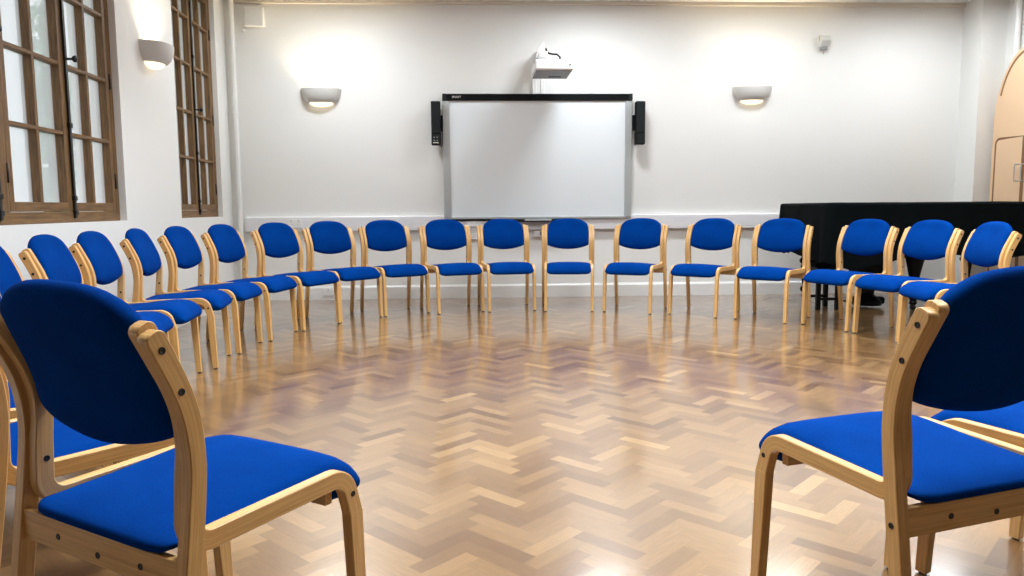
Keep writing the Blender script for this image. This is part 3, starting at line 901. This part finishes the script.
# stool
root = empty('piano_stool', (3.20, 6.86, 0))
m = MB(); m.box(-.135, .125, -.155, .155, .385, .440, .014, seg=3); m.build('seat', M['cloth'], root)
m = MB(); m.box(-.12, .11, -.14, .14, .330, .386, .003); m.build('apron', M['ebony'], root)
for sx in (-.095, .085):
    for sy in (-1, 1):
        m = MB(); m.box(sx-.019, sx+.019, sy*.12-.019, sy*.12+.019, 0, .333, .003); m.build('leg', M['ebony'], root)
m = MB()
for sy in (-1, 1): m.box(-.08, .07, sy*.12-.009, sy*.12+.009, .085, .108, .003)
m.build('stretcher', M['ebony'], root)
tag(root, 'black straight legged stool tucked under the left end of the covered piano', 'stool')

# ------------------------------------------------------------------ lights
def ceiling_light(x, y, w, l, e, lab, spread=None):
    r = empty('ceiling_light', (x, y, H0))
    m = MB(); m.box(-w/2, w/2, -l/2, l/2, -.06, 0, .004); m.build('fitting', M['trim'], r)
    m = MB(); m.box(-w/2+.02, w/2-.02, -l/2+.02, l/2-.02, -.064, -.058); m.build('diffuser', DIFF, r)
    a = bpy.data.lights.new('panel_lamp', 'AREA'); a.shape = 'RECTANGLE'; a.size = w-.04; a.size_y = l-.04; a.energy = e; a.color = (.88, .945, 1)
    if spread: a.spread = math.radians(spread)
    o = bpy.data.objects.new('panel_lamp', a); COL.objects.link(o); o.location = (0, 0, -.075); o.parent = r
    tag(r, lab, 'ceiling light', 'ceiling panels over the ring of chairs')
DIFF, nt, b_ = new_mat('diffuser_glow')
b_.inputs['Emission Color'].default_value = (.95, .98, 1, 1); b_.inputs['Emission Strength'].default_value = 3
PANELS = [(-.5, 2.3, 'near left'), (1.3, 2.3, 'near middle'), (3.1, 2.3, 'near right'), (-.6, 4.6, 'centre left'), (1.2, 4.6, 'centre'), (3.0, 4.6, 'centre right'),
          (-1.3, 6.95, 'far left'), (1.2, 6.95, 'far middle'), (2.9, 6.95, 'far right'), (4.5, 6.95, 'farthest right (added fill)')]  # farthest right panel is added to even out light on the back wall
for k, (x, y, nm) in enumerate(PANELS):
    far = k > 5
    ceiling_light(x, y, .5 if far else .6, .3 if far else 1.2, ((28, 31, 24, 25)[k-6]) if far else 52, 'flat white ceiling panel over the %s part of the ring of chairs' % nm, None if far else 125)

# sky light through the windows
w = bpy.data.worlds.new('World'); sc.world = w; w.use_nodes = True
bg = w.node_tree.nodes['Background']; bg.inputs[0].default_value = (.92, .96, 1, 1); bg.inputs[1].default_value = 1.8
for (a, b) in (W1, W2):
    L = bpy.data.lights.new('window_portal', 'AREA'); L.shape = 'RECTANGLE'; L.size = b-a; L.size_y = ZT-ZB; L.cycles.is_portal = True
    o = bpy.data.objects.new('window_portal', L); COL.objects.link(o)
    o.location = wl((a+b)/2, WO-.02, (ZT+ZB)/2)
    o.rotation_euler = Vector((-LD.y, LD.x, 0)).to_track_quat('Z', 'Y').to_euler()
    o.rotation_euler = Matrix(((LD.x, 0, -LD.y), (LD.y, 0, LD.x), (0, 1, 0))).to_euler()

# ------------------------------------------------------------------ camera
f, pch, roll, yaw = 760., math.atan(81/760), .0067, math.radians(-2.66)
F = Vector((-math.sin(yaw)*math.cos(pch), math.cos(yaw)*math.cos(pch), -math.sin(pch)))
R0 = Vector((math.cos(yaw), math.sin(yaw), 0)); U0 = R0.cross(F)
Rv = R0*math.cos(roll)-U0*math.sin(roll); Uv = U0*math.cos(roll)+R0*math.sin(roll)
cam = bpy.data.cameras.new('camera'); cam.sensor_width = 36; cam.lens = 36*f/1024; cam.clip_start = .02
co = bpy.data.objects.new('camera', cam); COL.objects.link(co)
co.matrix_world = Matrix(((Rv.x, Uv.x, -F.x, 0), (Rv.y, Uv.y, -F.y, 0), (Rv.z, Uv.z, -F.z, .95), (0, 0, 0, 1)))
sc.camera = co
vs = sc.view_settings; sc.display_settings.display_device = 'sRGB'
vs.view_transform = 'Standard'; vs.look = 'None'; vs.gamma = 1; vs.use_curve_mapping = False; vs.exposure = 0.0
sc.cycles.use_denoising = True; sc.cycles.max_bounces = 8; sc.cycles.diffuse_bounces = 5
sc.cycles.sample_clamp_indirect = 4
